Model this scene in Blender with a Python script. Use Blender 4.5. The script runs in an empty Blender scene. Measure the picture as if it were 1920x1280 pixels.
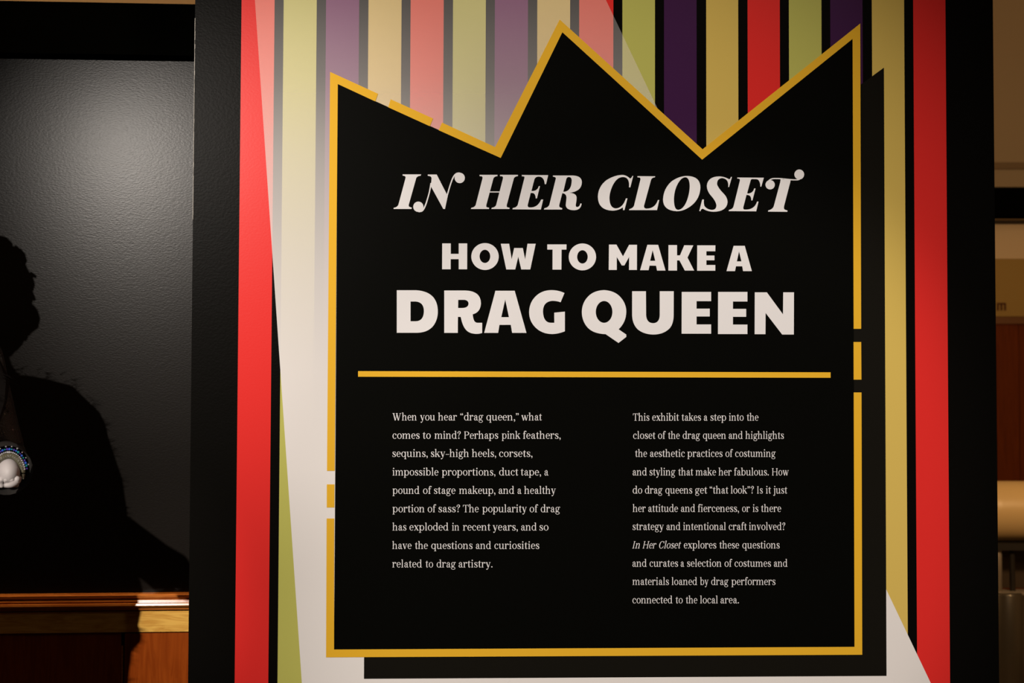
import bpy, bmesh, math, random
from mathutils import Vector, Matrix, noise
from mathutils.geometry import delaunay_2d_cdt

random.seed(7)
S = bpy.context.scene
COL = S.collection
R = math.radians

# ------------------------------------------------------------------ camera
F = 2667.0                      # focal length in pixels of the 1920 px wide frame (50 mm)
PITCH = R(1.98)
CAM = Vector((0.0, 0.0, 1.5))
cd = bpy.data.cameras.new('camera'); cam = bpy.data.objects.new('camera', cd); COL.objects.link(cam)
cd.sensor_width = 36.0; cd.lens = F * 36.0 / 1920.0
cam.location = CAM; cam.rotation_euler = (R(90) + PITCH, 0, 0)
cd.clip_start = 0.05; cd.clip_end = 60
cd.dof.use_dof = True; cd.dof.focus_distance = 2.68; cd.dof.aperture_fstop = 5.6
S.camera = cam
S.view_settings.view_transform = 'Standard'; S.view_settings.look = 'None'
S.view_settings.gamma = 1.0; S.view_settings.use_curve_mapping = False
S.view_settings.exposure = 0.0

# ------------------------------------------------------------------ world: a dim warm gallery
w = bpy.data.worlds.new('world'); S.world = w; w.use_nodes = True
w.node_tree.nodes['Background'].inputs[0].default_value = (1.0, 0.8, 0.55, 1)
w.node_tree.nodes['Background'].inputs[1].default_value = 0.006

# ------------------------------------------------------------------ gallery lamps and added fill lights
def spot(name, loc, target, power, half_deg, blend, col=(1, .91, .82), radius=.03):
    d = bpy.data.lights.new(name, 'SPOT'); d.energy = power; d.color = col
    d.spot_size = R(2 * half_deg); d.spot_blend = blend; d.shadow_soft_size = radius
    o = bpy.data.objects.new(name, d); COL.objects.link(o); o.location = loc
    o.rotation_euler = (Vector(target) - Vector(loc)).to_track_quat('-Z', 'Y').to_euler()
    return o
LA = Vector((-1.43, -1.30, 2.76))
LB = Vector((1.20, -0.30, 3.17))
spot('track_spot', LA, (-0.657, 2.646, 1.829), 345, 9.33, 1.0, radius=.02)
spot('track_spot_spill', LA, (0.042, 2.672, 1.464), 512, 16.08, 0.75, radius=.02)
spot('track_spot_right', LB, (0.301, 2.681, 1.253), 171, 11.16, 0.55)
def bulb(name, loc, power, col=(1, .62, .30), radius=.12):
    d = bpy.data.lights.new(name, 'POINT'); d.energy = power; d.color = col; d.shadow_soft_size = radius
    o = bpy.data.objects.new(name, d); COL.objects.link(o); o.location = loc
bulb('sheen_fill', (1.22, -0.10, 3.20), 9, (1, .85, .7), .05)  # added unseen light that makes the sheen at the graphic's top right
bulb('far_fill_right', (2.05, 3.25, 2.15), 66)  # added fill without a fixture, brightens the bench and the far room
bulb('far_fill_left', (-2.4, 4.3, 2.9), 85)  # added unseen fill for the strip of back wall above the fascia
spot('wainscot_fill', LA, (-0.715, 2.98, 0.99), 420, 4.2, 1.0, radius=.02)  # extra spot added at the track lamp to brighten the wood rail
spot('cap_rail_fill', (-0.93, 2.80, 3.4), (-0.93, 2.96, 1.07), 150, 9.5, .6, col=(1, .72, .42), radius=.04)  # invented overhead fill that picks out the top edges of the cap rail

# ------------------------------------------------------------------ pixels to places
def ray(px, py):
    x = (px - 960.0) / F; y = -(py - 640.0) / F
    c, s = math.cos(PITCH), math.sin(PITCH)
    return Vector((x, c - y * s, s + y * c))
class Plane:
    def __init__(self, p0, deg):
        a = R(deg); self.p = Vector(p0)
        self.u = Vector((math.cos(a), math.sin(a), 0)); self.n = Vector((math.sin(a), -math.cos(a), 0))
    def at(self, px, py, off=0.0):      # the point of the plane seen at a pixel, raised `off` metres off it
        d = ray(px, py); t = (self.p - CAM).dot(self.n) / d.dot(self.n)
        return CAM + d * t + self.n * off
PANEL = Plane((0, 2.67, 1.5), 2.1)
_e = PANEL.at(365, 640)
ALC = Plane(_e - PANEL.n * 0.33, 3.9)
FAR = Plane((0, 6.5, 1.5), 0.0)

# ------------------------------------------------------------------ materials
def mat(name, col, rough=.5, spec=.5, metal=0.0, bump=0.0, bscale=300.0, stretch=(1, 1, 1)):
    m = bpy.data.materials.new(name); m.use_nodes = True
    nt = m.node_tree; b = nt.nodes['Principled BSDF']
    b.inputs['Base Color'].default_value = (*col, 1); b.inputs['Roughness'].default_value = rough
    b.inputs['Specular IOR Level'].default_value = spec; b.inputs['Metallic'].default_value = metal
    if bump:
        g = nt.nodes.new('ShaderNodeNewGeometry'); mp = nt.nodes.new('ShaderNodeMapping'); mp.inputs['Scale'].default_value = stretch
        n = nt.nodes.new('ShaderNodeTexNoise'); n.inputs['Scale'].default_value = bscale; n.inputs['Detail'].default_value = 2.0
        bp = nt.nodes.new('ShaderNodeBump'); bp.inputs['Strength'].default_value = bump; bp.inputs['Distance'].default_value = .002
        nt.links.new(g.outputs['Position'], mp.inputs['Vector']); nt.links.new(mp.outputs[0], n.inputs['Vector'])
        nt.links.new(n.outputs['Fac'], bp.inputs['Height']); nt.links.new(bp.outputs[0], b.inputs['Normal'])
    return m
def wood(name, a, b_, scale=(1, 1, 1), rough=.3, dist=3.0, spec=.5):
    m = mat(name, a, rough, spec); nt = m.node_tree; b = nt.nodes['Principled BSDF']
    g = nt.nodes.new('ShaderNodeNewGeometry'); mp = nt.nodes.new('ShaderNodeMapping'); mp.inputs['Scale'].default_value = scale
    n = nt.nodes.new('ShaderNodeTexNoise'); n.inputs['Scale'].default_value = 9; n.inputs['Detail'].default_value = 6; n.inputs['Distortion'].default_value = dist
    r = nt.nodes.new('ShaderNodeValToRGB'); r.color_ramp.elements[0].position = .35; r.color_ramp.elements[1].position = .65
    r.color_ramp.elements[0].color = (*a, 1); r.color_ramp.elements[1].color = (*b_, 1)
    nt.links.new(g.outputs['Position'], mp.inputs['Vector']); nt.links.new(mp.outputs[0], n.inputs['Vector'])
    nt.links.new(n.outputs['Fac'], r.inputs['Fac']); nt.links.new(r.outputs[0], b.inputs['Base Color'])
    return m
VB = dict(rough=.30, spec=.06, bump=.03, bscale=210, stretch=(1, 1, 1.3))
M = {
 'black_paint': mat('black_paint', (.0036, .0032, .0026), .30, .014, bump=.07, bscale=210, stretch=(1, 1, 1.3)),
 'alcove_paint': mat('alcove_paint', (.0078, .0062, .0050), .25, .105, bump=.06, bscale=260, stretch=(.7, .7, 1.6)),
 'flat_black': mat('flat_black', (.0015, .0015, .001), .95, .0),
 'chip': mat('chip', (.6, .56, .5), .7, .3),
 'red': mat('red', (.76, .030, .026), **VB),
 'green': mat('green', (.51, .50, .12), **VB),
 'purple': mat('purple', (.05, .013, .06), **VB),
 'gold': mat('gold', (.68, .49, .115), **VB),
 'crown_black': mat('crown_black', (.0024, .0024, .0018), .45, .012),
 'shade_black': mat('shade_black', (.0085, .0075, .0055), .45, .02),
 'border': mat('border', (.80, .45, .028), .5, .05),
 'white': mat('white', (.82, .785, .765), .5, .05),
 'type_white': mat('type_white', (.79, .775, .785), .5, .05),
 'wall': mat('wall', (.42, .33, .22), .8, .2),
 'ceiling': mat('ceiling', (.30, .27, .24), .9, .1),
 'floor': wood('floor', (.10, .06, .035), (.14, .09, .05), (.4, 4, 1), .4),
 'oak': wood('oak', (.58, .28, .045), (.76, .44, .09), (.9, 1, 7), .3, spec=.25),
 'cherry': wood('cherry', (.36, .10, .018), (.46, .15, .028), (.9, 1, 9), .2, spec=.24),
 'mahogany': wood('mahogany', (.22, .036, .002), (.29, .054, .004), (6, 1, .5), .3, spec=.12),
 'far_mahogany': wood('far_mahogany', (.12, .022, .002), (.17, .034, .003), (8, 1, .4), .5, spec=.1),
}

# ------------------------------------------------------------------ object helpers
def thing(name, label, cat, loc=(0, 0, 0), group=None):
    o = bpy.data.objects.new(name, None); COL.objects.link(o); o.location = loc; o.empty_display_size = .05
    o['label'] = label; o['category'] = cat
    if group: o['group'] = group
    return o
def mesh(name, vs, fs, m, parent=None, kind=None, label=None, smooth=False):
    base = Vector((0, 0, 0)); p = parent
    while p is not None: base += p.location; p = p.parent
    me = bpy.data.meshes.new(name)
    if parent is None:                                 # a top-level mesh keeps its origin at its own base
        mn = Vector((sum(v[0] for v in vs) / len(vs), sum(v[1] for v in vs) / len(vs), min(v[2] for v in vs)))
        base = mn
    me.from_pydata([tuple(Vector(v) - base) for v in vs], [], fs); me.validate(); me.update()
    o = bpy.data.objects.new(name, me); COL.objects.link(o)
    me.materials.append(m)
    if parent is not None: o.parent = parent
    else: o.location = base
    if kind: o['kind'] = kind
    if label: o['label'] = label
    if smooth:
        for p in me.polygons: p.use_smooth = True
    return o
def fix(o):
    bm = bmesh.new(); bm.from_mesh(o.data); bmesh.ops.recalc_face_normals(bm, faces=bm.faces); bm.to_mesh(o.data); bm.free(); return o
def prism(pts, vec):
    """extrude a polygon of 3-D points by a vector"""
    n = len(pts); vs = [Vector(p) for p in pts] + [Vector(p) + vec for p in pts]
    fs = [list(range(n)), list(range(2 * n - 1, n - 1, -1))] + [[i, (i + 1) % n, n + (i + 1) % n, n + i] for i in range(n)]
    return vs, fs
class MB:
    def __init__(self): self.v = []; self.f = []
    def add(self, vs, fs):
        k = len(self.v); self.v += [Vector(v) for v in vs]; self.f += [[i + k for i in f] for f in fs]; return self
    def box(self, lo, hi):
        x0, y0, z0 = lo; x1, y1, z1 = hi
        return self.add([(x0, y0, z0), (x1, y0, z0), (x1, y1, z0), (x0, y1, z0), (x0, y0, z1), (x1, y0, z1), (x1, y1, z1), (x0, y1, z1)],
                        [[0, 3, 2, 1], [4, 5, 6, 7], [0, 1, 5, 4], [1, 2, 6, 5], [2, 3, 7, 6], [3, 0, 4, 7]])
    def tube(self, pts, rad, seg=14, cap=True):
        pts = [Vector(p) for p in pts]; rings = []
        for i, p in enumerate(pts):
            t = (pts[min(i + 1, len(pts) - 1)] - pts[max(i - 1, 0)]).normalized()
            a = t.cross(Vector((0, 0, 1)));  a = a if a.length > .05 else t.cross(Vector((1, 0, 0)))
            a.normalize(); b = t.cross(a); r = rad[i] if hasattr(rad, '__len__') else rad
            rings.append([p + (a * math.cos(2 * math.pi * k / seg) + b * math.sin(2 * math.pi * k / seg)) * r for k in range(seg)])
        vs = [v for r_ in rings for v in r_]; fs = []
        for i in range(len(pts) - 1):
            for k in range(seg):
                fs.append([i * seg + k, i * seg + (k + 1) % seg, (i + 1) * seg + (k + 1) % seg, (i + 1) * seg + k])
        if cap: fs += [list(range(seg))[::-1], [(len(pts) - 1) * seg + k for k in range(seg)]]
        return self.add(vs, fs)
    def ball(self, c, r, seg=14, rings=9, fn=None):
        c = Vector(c); r = Vector(r) if hasattr(r, '__len__') else Vector((r, r, r)); vs = []; fs = []
        for i in range(rings + 1):
            th = math.pi * i / rings
            for k in range(seg):
                ph = 2 * math.pi * k / seg; d = Vector((math.sin(th) * math.cos(ph), math.sin(th) * math.sin(ph), math.cos(th)))
                q = 1.0 if fn is None else fn(d)
                vs.append(c + Vector((d.x * r.x, d.y * r.y, d.z * r.z)) * q)
        for i in range(rings):
            for k in range(seg): fs.append([i * seg + k, (i + 1) * seg + k, (i + 1) * seg + (k + 1) % seg, i * seg + (k + 1) % seg])
        return self.add(vs, fs)
    def build(self, name, m, parent=None, **kw): return fix(mesh(name, self.v, self.f, m, parent, **kw))

# ================================================================== THE SETTING
def zat(plane, px, py): return plane.at(px, py).z
mesh('floor', [(-4, -4, 0), (4.5, -4, 0), (4.5, 6.6, 0), (-4, 6.6, 0)], [[0, 1, 2, 3]], M['floor'], kind='structure')
CEIL = 3.6
MB().box((-4, -4, CEIL), (4.5, 6.6, CEIL + .1)).build('ceiling', M['ceiling'], kind='structure')
MB().box((-4, 6.5, 0), (4.5, 6.6, CEIL)).build('wall_back', M['wall'], kind='structure')

MB().box((4.5, -4, 0), (4.6, 6.6, CEIL)).build('wall_right', M['wall'], kind='structure')
MB().box((-4.1, -4, 0), (-4, 6.6, CEIL)).build('wall_far_left', M['wall'], kind='structure')

# the free-standing partition that carries the printed graphic
def extend(plane, a, b, z):          # follow the line through two pixels of the plane to a height
    A, B = plane.at(*a), plane.at(*b); t = (z - A.z) / (B.z - A.z); return A + (B - A) * t
L0, L1 = extend(PANEL, (366, 0), (352.5, 1280), 0), extend(PANEL, (366, 0), (352.5, 1280), CEIL)
R0, R1 = extend(PANEL, (1861.5, 0), (1873.5, 1280), 0), extend(PANEL, (1861.5, 0), (1873.5, 1280), CEIL)
v, f = prism([L0, R0, R1, L1], -PANEL.n * .14)
fix(mesh('wall_front', v, f, M['black_paint'], kind='structure'))
# pale scuffed corner bead down the partition's left edge
mb = MB()
for k in range(46):
    y0 = 34 + k * 8.2; x = 366 - 13.5 * y0 / 1280
    wd = max(.1, 1.0 * (noise.noise(Vector((k * .9, 3, 1))) + .55)) * (1.0 if k < 14 else .55) 
    P = [PANEL.at(x - .3, y0, .0003), PANEL.at(x + wd, y0, .0003), PANEL.at(x - .05 + wd * .8, y0 + 8.2, .0003), PANEL.at(x - .4, y0 + 8.2, .0003)]
    mb.add(*prism(P, -PANEL.n * .004))
mb.build('trim_1', M['chip'], kind='structure')

# the dark alcove wall behind it, its black fascia and its wood wainscot
aL = ALC.p - ALC.u * 2.2; aR = ALC.p + ALC.u * .5
zc = ALC.at(180, 13, .035).z
v, f = prism([Vector((aL.x, aL.y, 0)), Vector((aR.x, aR.y, 0)), Vector((aR.x, aR.y, zc)), Vector((aL.x, aL.y, zc))], -ALC.n * .1)
fix(mesh('wall_left', v, f, M['alcove_paint'], kind='structure'))
zh = ALC.at(180, 108.5, .035).z
v, f = prism([Vector((aL.x, aL.y, zh)), Vector((aR.x, aR.y, zh)), Vector((aR.x, aR.y, zc)), Vector((aL.x, aL.y, zc))], ALC.n * .035)
fix(mesh('trim_2', v, f, M['flat_black'], kind='structure'))

WZ = lambda py: zat(ALC, 300, py)
ws = thing('wood_wainscot', 'varnished wood wainscot with moulded cap rail along the foot of the black alcove wall', 'wainscot', (ALC.p.x - .4, ALC.p.y, 0))
zt = WZ(1110)
prof = [(0, zt), (.026, zt), (.030, zt - .002), (.030, zt - .007), (.026, zt - .009), (.025, zt - .0110), (.0302, zt - .0114), (.0311, zt - .0144), (.029, zt - .0152),
        (.0295, zt - .0170), (.0392, zt - .0175), (.0403, zt - .0214), (.039, zt - .0230), (.031, zt - .0245), (.025, zt - .028), (.0225, zt - .033), (0, zt - .033)]
A = ALC.p - ALC.u * 2.15
pts = [Vector((A.x, A.y, z)) + ALC.n * d for d, z in prof]
o = mesh('cap_moulding', *prism(pts, ALC.u * 2.6), M['cherry'], ws); fix(o)
def slab(name, u0, u1, z0, z1, d0, d1, m, parent):
    P = [Vector((ALC.p + ALC.u * u).to_2d().to_3d()) + Vector((0, 0, z)) + ALC.n * d0 for u, z in ((u0, z0), (u1, z0), (u1, z1), (u0, z1))]
    return fix(mesh(name, *prism(P, ALC.n * (d1 - d0)), m, parent))
def uat(px): return (ALC.at(px, 1200) - ALC.p).dot(ALC.u)
slab('top_rail', -2.15, .45, WZ(1182), WZ(1143), 0, .014, M['oak'], ws)
slab('stile', uat(236), .45, .10, WZ(1184.5), 0, .012, M['mahogany'], ws)
slab('wood_panel', -.85, uat(228), .10, WZ(1184.5), 0, .004, M['mahogany'], ws)
slab('stile', -.97, -.855, .10, WZ(1184.5), 0, .012, M['mahogany'], ws)
slab('wood_panel', -2.15, -.98, .10, WZ(1184.5), 0, .004, M['mahogany'], ws)
slab('bead', uat(229), uat(232.5), .10, WZ(1208), 0, .008, M['cherry'], ws)
slab('skirting', -2.15, .45, 0, .10, 0, .016, M['cherry'], ws)

# ================================================================== PRINTED WALL GRAPHIC
mural = thing('exhibit_wall_graphic', 'printed wall graphic of colour stripes and a black crown-topped text panel on the partition',
              'wall graphic', PANEL.at(960, 1250))
LAY = .0003
def flat(name, loops, layer, m, parent=mural, fn=None, label=None, step=0.0):
    """planar polygons given as pixel loops [[outer, hole, ...], ...] on the partition"""
    vs = []; fs = []
    for q_, shape in enumerate(loops):
        pts = []; ed = []
        for lp in shape:
            n0 = len(pts); pts += [Vector((p[0], p[1])) for p in lp]
            ed += [(n0 + i, n0 + (i + 1) % len(lp)) for i in range(len(lp))]
        if len(shape) == 1 and len(pts) == 4 and step: cv, cf = pts, [(0, 1, 2, 3)]
        else:
            cv, _, cf, _, _, _ = delaunay_2d_cdt(pts, ed, [], 0, 1e-5)
            def inside(c):
                odd = False
                for a, b in ed:
                    p, q = pts[a], pts[b]
                    if (p.y > c.y) != (q.y > c.y) and c.x < p.x + (c.y - p.y) / (q.y - p.y) * (q.x - p.x): odd = not odd
                return odd
            cf = [t for t in cf if inside((cv[t[0]] + cv[t[1]] + cv[t[2]]) / 3)]
        k = len(vs); vs += [PANEL.at(p[0], p[1], LAY * (layer + step * (q_ % 11))) for p in cv]
        for t in cf:
            a, b, c = (vs[k + i] for i in t[:3])
            nrm = (b - a).cross(c - a)
            if nrm.length < 1e-13: continue
            t = list(t) if nrm.dot(PANEL.n) > 0 else list(t)[::-1]
            fs.append([k + i for i in t])
    return mesh(name, vs, fs, m, parent, label=label)

lefts = [453, 532, 611.5, 691, 770, 849.5, 928, 1007.5, 1086, 1167, 1245, 1324, 1401.5, 1479, 1556.5, 1634.5, 1712]
rights = [515, 594, 673.5, 753, 832, 911, 990, 1069, 1150, 1228, 1306, 1384, 1462, 1540, 1617, 1695, 1772.5]
yb = lambda x: 440 + (x - 453) * 1341.3 / 1319.5          # where a stripe edge has got to at the frame's foot
def lerp_edge(x, y): return x + (yb(x) - x) * y / 1280.0
cols = ['red', 'green', 'purple', 'gold']
for i, (a, b) in enumerate(zip(lefts, rights)):
    c = cols[i % 4]
    flat('stripe', [[[(lerp_edge(a, y), y) for y in (-340, 1440)] + [(lerp_edge(b, y), y) for y in (1440, -340)]]], 1, M[c], label=c + ' vertical stripe')

# white spotlight beam, printed as a tint that thins out towards the top
mb_ = bpy.data.materials.new('beam_tint'); mb_.use_nodes = True; nt = mb_.node_tree
b = nt.nodes['Principled BSDF']; b.inputs['Base Color'].default_value = (.82, .785, .765, 1); b.inputs['Roughness'].default_value = .5; b.inputs['Specular IOR Level'].default_value = .1
tc = nt.nodes.new('ShaderNodeTexCoord'); sx = nt.nodes.new('ShaderNodeSeparateXYZ'); rp = nt.nodes.new('ShaderNodeValToRGB')
tr = nt.nodes.new('ShaderNodeBsdfTransparent'); mx = nt.nodes.new('ShaderNodeMixShader'); out = nt.nodes['Material Output']
Y0, Y1 = -340, 1440
stops = [(-340, .08), (0, .135), (150, .25), (300, .46), (500, .69), (700, .90), (880, 1.0)]
cr = rp.color_ramp
while len(cr.elements) < len(stops): cr.elements.new(.5)
for e, (y, a) in zip(cr.elements, sorted(stops, key=lambda s: -s[0])):
    e.position = (Y1 - y) / (Y1 - Y0); e.color = (a, a, a, 1)
nt.links.new(tc.outputs['Generated'], sx.inputs[0]); nt.links.new(sx.outputs['Z'], rp.inputs['Fac'])
nt.links.new(rp.outputs[0], mx.inputs['Fac']); nt.links.new(tr.outputs[0], mx.inputs[1]); nt.links.new(b.outputs[0], mx.inputs[2]); nt.links.new(mx.outputs[0], out.inputs['Surface'])
bl = lambda y: 478 + y * (566 - 478) / 1280.0
br = lambda y: 1136 + (y) * (1745 - 1136) / 1280.0 - 0
flat('white_beam', [[[(bl(-340), -340), (bl(1440), 1440), (br(1440), 1440), (br(-340), -340)]]], 2, mb_, label='white beam fading upward over the stripes')

# the printed stripes turn to paler inks where the beam crosses them
def clip(poly, p, q):
    side = lambda r: (q[0] - p[0]) * (r[1] - p[1]) - (q[1] - p[1]) * (r[0] - p[0]); o = []
    for a, b in zip(poly, poly[1:] + poly[:1]):
        sa, sb_ = side(a), side(b)
        if sa >= 0: o.append(a)
        if (sa >= 0) != (sb_ >= 0): t = sa / (sa - sb_); o.append((a[0] + (b[0] - a[0]) * t, a[1] + (b[1] - a[1]) * t))
    return o
tint = {'red': mat('pale_red', (.86, .16, .115), **VB), 'green': mat('pale_green', (.65, .61, .21), **VB), 'purple': mat('pale_purple', (.23, .058, .185), **VB), 'gold': mat('pale_gold', (.77, .59, .235), **VB)}
for i, (a, b) in enumerate(zip(lefts, rights)):
    c = cols[i % 4]; poly = [(lerp_edge(a, -340), -340), (lerp_edge(b, -340), -340), (lerp_edge(b, 900), 900), (lerp_edge(a, 900), 900)]
    poly = clip(poly, (br(-340), -340), (br(900), 900))
    if len(poly) > 2: poly = clip(poly, (bl(900), 900), (bl(-340), -340))
    if len(poly) > 2: flat('tinted_stripe', [[poly]], 1.5, tint[c], label='pale ' + c + ' stripe inside the white beam')

# offset darker panel, crown panel, gold border and rule
flat('shadow_panel', [[[(684.5, 900), (682.5, 1272), (1662, 1266.5), (1657, 127), (1590, 176), (1590, 900)]]], 3, M['shade_black'], label='dark offset panel behind the crown panel')
flat('crown_panel', [[[(633.5, 158), (938.8, 296.3), (1054.3, 60.8), (1316.3, 299.5), (1598.5, 73), (1602.5, 1213), (626.5, 1218)]]], 4, M['crown_black'], label='black crown-topped panel')
def bord(*p): flat('border_line', [[list(p)]], 5, M['border'])
bord((619, 135), (708.8, 176), (703.8, 190.4), (633.5, 157.8), (627.6, 882.3), (613.2, 882.3))
bord((732.5, 186.3), (812, 222.3), (806, 236.8), (728, 201.4))
bord((828.8, 230), (928.3, 275.8), (1049.3, 37), (1317, 280), (1612.5, 44.5), (1614.3, 616.3), (1600.2, 616.3), (1598.2, 73.2), (1316.3, 299.5), (1054.3, 60.8), (938.8, 296.3), (822.5, 244.3))
bord((1600, 641), (1614.3, 641), (1614.8, 711.5), (1600.2, 711.5))
bord((1600.3, 735.5), (1614.9, 735.5), (1616.3, 1226.8), (611.5, 1231.6), (612.6, 971.5), (626.8, 971.5), (626.5, 1217), (1601.8, 1212))
bord((613, 907.6), (627.2, 907.6), (627, 950.9), (612.8, 950.9))
flat('divider_rule', [[[(671.5, 695.5), (1557, 697.8), (1557, 708), (671.5, 706)]]], 5, M['border'], label='gold rule under the title')

# ---------------------------------------------------------------- large lettering (outlines in local units: offset, scale)
def path(d):
    """M/L/Q/Z outline string to loops"""
    tk = d.replace(',', ' ').split(); i = 0; loops = []; cur = None; cmd = None
    def num():
        nonlocal i
        x = float(tk[i]); y = float(tk[i + 1]); i += 2; return (x, y)
    while i < len(tk):
        if tk[i] in 'MLQZ': cmd = tk[i]; i += 1
        if cmd == 'M': cur = [num()]; loops.append(cur); cmd = 'L'
        elif cmd == 'L': cur.append(num())
        elif cmd == 'Q':
            c = num(); e = num(); s = cur[-1]
            for k in range(1, 9):
                t = k / 8; cur.append(tuple((1 - t) ** 2 * s[q] + 2 * t * (1 - t) * c[q] + t * t * e[q] for q in (0, 1)))
        elif cmd == 'Z': cmd = None
    for lp in loops:
        if math.dist(lp[0], lp[-1]) < 1e-6: lp.pop()
    return loops
def ell(cx, cy, rx, ry, n=44): return [(cx + rx * math.cos(2 * math.pi * k / n), cy + ry * math.sin(2 * math.pi * k / n)) for k in range(n)]
def catmull(pts, ws, n=6):
    o = []; w_ = []
    for i in range(len(pts) - 1):
        p0 = pts[max(i - 1, 0)]; p1 = pts[i]; p2 = pts[i + 1]; p3 = pts[min(i + 2, len(pts) - 1)]
        for k in range(n):
            t = k / n
            o.append(tuple(.5 * (2 * p1[q] + (p2[q] - p0[q]) * t + (2 * p0[q] - 5 * p1[q] + 4 * p2[q] - p3[q]) * t * t + (3 * p1[q] - p0[q] - 3 * p2[q] + p3[q]) * t ** 3) for q in (0, 1)))
            w_.append(ws[i] + (ws[i + 1] - ws[i]) * t)
    o.append(pts[-1]); w_.append(ws[-1]); return o, w_
def stroke(pts, ws, n=5):
    if not hasattr(ws, '__len__'): ws = [ws] * len(pts)
    P, W = catmull(pts, ws, n) if len(pts) > 2 else (pts, ws)
    l = []; r = []
    for i, p in enumerate(P):
        a = P[max(i - 1, 0)]; c = P[min(i + 1, len(P) - 1)]; dx, dy = c[0] - a[0], c[1] - a[1]; q = math.hypot(dx, dy) or 1
        nx, ny = -dy / q * W[i] / 2, dx / q * W[i] / 2
        l.append((p[0] + nx, p[1] + ny)); r.append((p[0] - nx, p[1] - ny))
    return [[[l[i], l[i + 1], r[i + 1], r[i]]] for i in range(len(P) - 1)]
def place(shapes, off, s): return [[[(off[0] + p[0] / s, off[1] + p[1] / s) for p in lp] for lp in sh] for sh in shapes]
LET = []
def letter(off, s, shapes, name='title_letter'): flat(name, place(shapes, off, s), 6, M['type_white'], step=.05)
o1, o2, o3, o4, o5, o6 = (730, 310), (870, 310), (1010, 310), (1110, 310), (1230, 310), (1360, 310)
Hh = 'headline_letter'
letter(o1, 12, [path('M 300 205 L 715 205 L 705 235 Q 630 240 605 290 L 440 880 Q 425 935 470 940 L 505 952 L 500 982 L 95 982 L 102 955 Q 180 945 205 885 L 365 290 Q 375 245 335 240 L 300 232 Z')], Hh)
letter(o1, 12, [path('M 865 208 L 1065 208 Q 1085 240 1100 275 L 1295 655 L 1315 690 L 1252 983 L 1215 983 L 945 490 L 932 470 Q 950 330 950 290 Q 945 250 900 242 L 865 236 Z')]
       + stroke([(940, 400), (905, 590), (870, 720), (830, 850), (785, 960), (735, 1025), (660, 1045)], [30, 28, 28, 30, 32, 32, 26]) + [[ell(653, 933, 115, 116)]]
       + stroke([(1298, 690), (1330, 580), (1375, 430), (1428, 290), (1478, 215), (1528, 182), (1590, 176)], [30, 28, 28, 30, 32, 32, 26]) + [[ell(1584, 285, 115, 117)]], Hh)
hs = 'M 350 215 L 755 215 L 750 245 Q 680 250 660 300 L 505 880 Q 490 940 520 945 L 565 955 L 560 983 L 155 983 L 165 955 Q 245 945 265 885 L 415 300 Q 425 250 390 247 L 350 245 Z'
hp = path(hs)
letter(o2, 12, [hp, [[(p[0] + 460, p[1]) for p in hp[0]]], path('M 580 588 L 815 588 L 806 612 L 574 612 Z')], Hh)
letter(o2, 12, [path('M 1300 218 L 1893 222 L 1845 425 L 1815 425 Q 1805 262 1690 255 Q 1600 250 1580 330 L 1515 580 L 1560 578 Q 1660 560 1680 470 L 1708 470 L 1640 745 L 1612 745 Q 1610 640 1550 625 L 1500 622 L 1435 880 Q 1420 945 1480 948 Q 1660 955 1735 770 L 1780 770 L 1728 995 L 1090 990 L 1098 960 Q 1185 950 1210 885 L 1355 300 Q 1370 255 1340 250 L 1298 246 Z')], Hh)
letter(o3, 12, [path('M 320 230 L 760 230 Q 975 235 970 390 Q 960 590 690 617 Q 850 630 852 730 Q 850 800 832 890 Q 830 940 865 938 Q 920 935 935 860 L 965 860 Q 950 1005 800 1010 Q 620 1010 608 900 Q 610 860 622 760 Q 635 640 540 630 L 530 625 L 465 880 Q 450 945 490 950 L 530 965 L 525 995 L 115 995 L 130 965 Q 215 950 240 885 L 385 300 Q 385 268 350 262 L 320 255 Z M 622 305 Q 640 262 680 264 Q 745 270 742 350 Q 735 560 600 592 L 552 598 Z')], Hh)
letter(o4, 12, [path('M 925 240 L 860 495 L 830 495 Q 850 270 700 265 Q 560 260 465 450 Q 390 610 390 740 Q 395 960 530 970 Q 690 965 760 745 L 795 745 L 728 1008 L 697 1008 L 692 945 Q 600 1015 460 1020 Q 130 1010 130 700 Q 140 470 330 330 Q 520 215 690 217 Q 780 225 850 297 Q 880 300 905 240 Z')], Hh)
letter(o4, 12, [path('M 1020 245 L 1420 248 L 1412 272 Q 1345 275 1325 330 L 1170 900 Q 1155 975 1230 975 Q 1420 970 1480 780 L 1510 782 L 1460 1008 L 830 1008 L 838 985 Q 925 965 945 900 L 1085 330 Q 1095 280 1060 275 L 1020 272 Z')], Hh)
letter(o5, 12, [path('M 700 240 Q 995 250 995 500 Q 985 750 800 900 Q 640 1030 470 1033 Q 155 1020 155 770 Q 165 520 350 360 Q 520 240 700 240 Z M 660 270 Q 755 280 755 480 Q 750 640 690 800 Q 610 1000 490 1003 Q 400 995 400 760 Q 405 600 460 470 Q 550 270 660 270 Z')], Hh)
letter(o5, 12, [path('M 1705 262 L 1640 490 L 1620 490 Q 1640 300 1480 288 Q 1365 300 1370 430 Q 1400 520 1530 650 Q 1610 740 1605 840 Q 1580 1040 1290 1045 Q 1150 1040 1050 975 L 1045 978 Q 1000 990 1000 1030 L 970 1030 L 1035 770 L 1075 770 Q 1065 870 1090 920 Q 1150 1000 1260 1003 Q 1355 1000 1355 900 Q 1345 810 1240 690 Q 1140 580 1140 460 Q 1160 255 1420 250 Q 1540 255 1640 315 Q 1670 310 1680 262 Z')], Hh)
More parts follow.
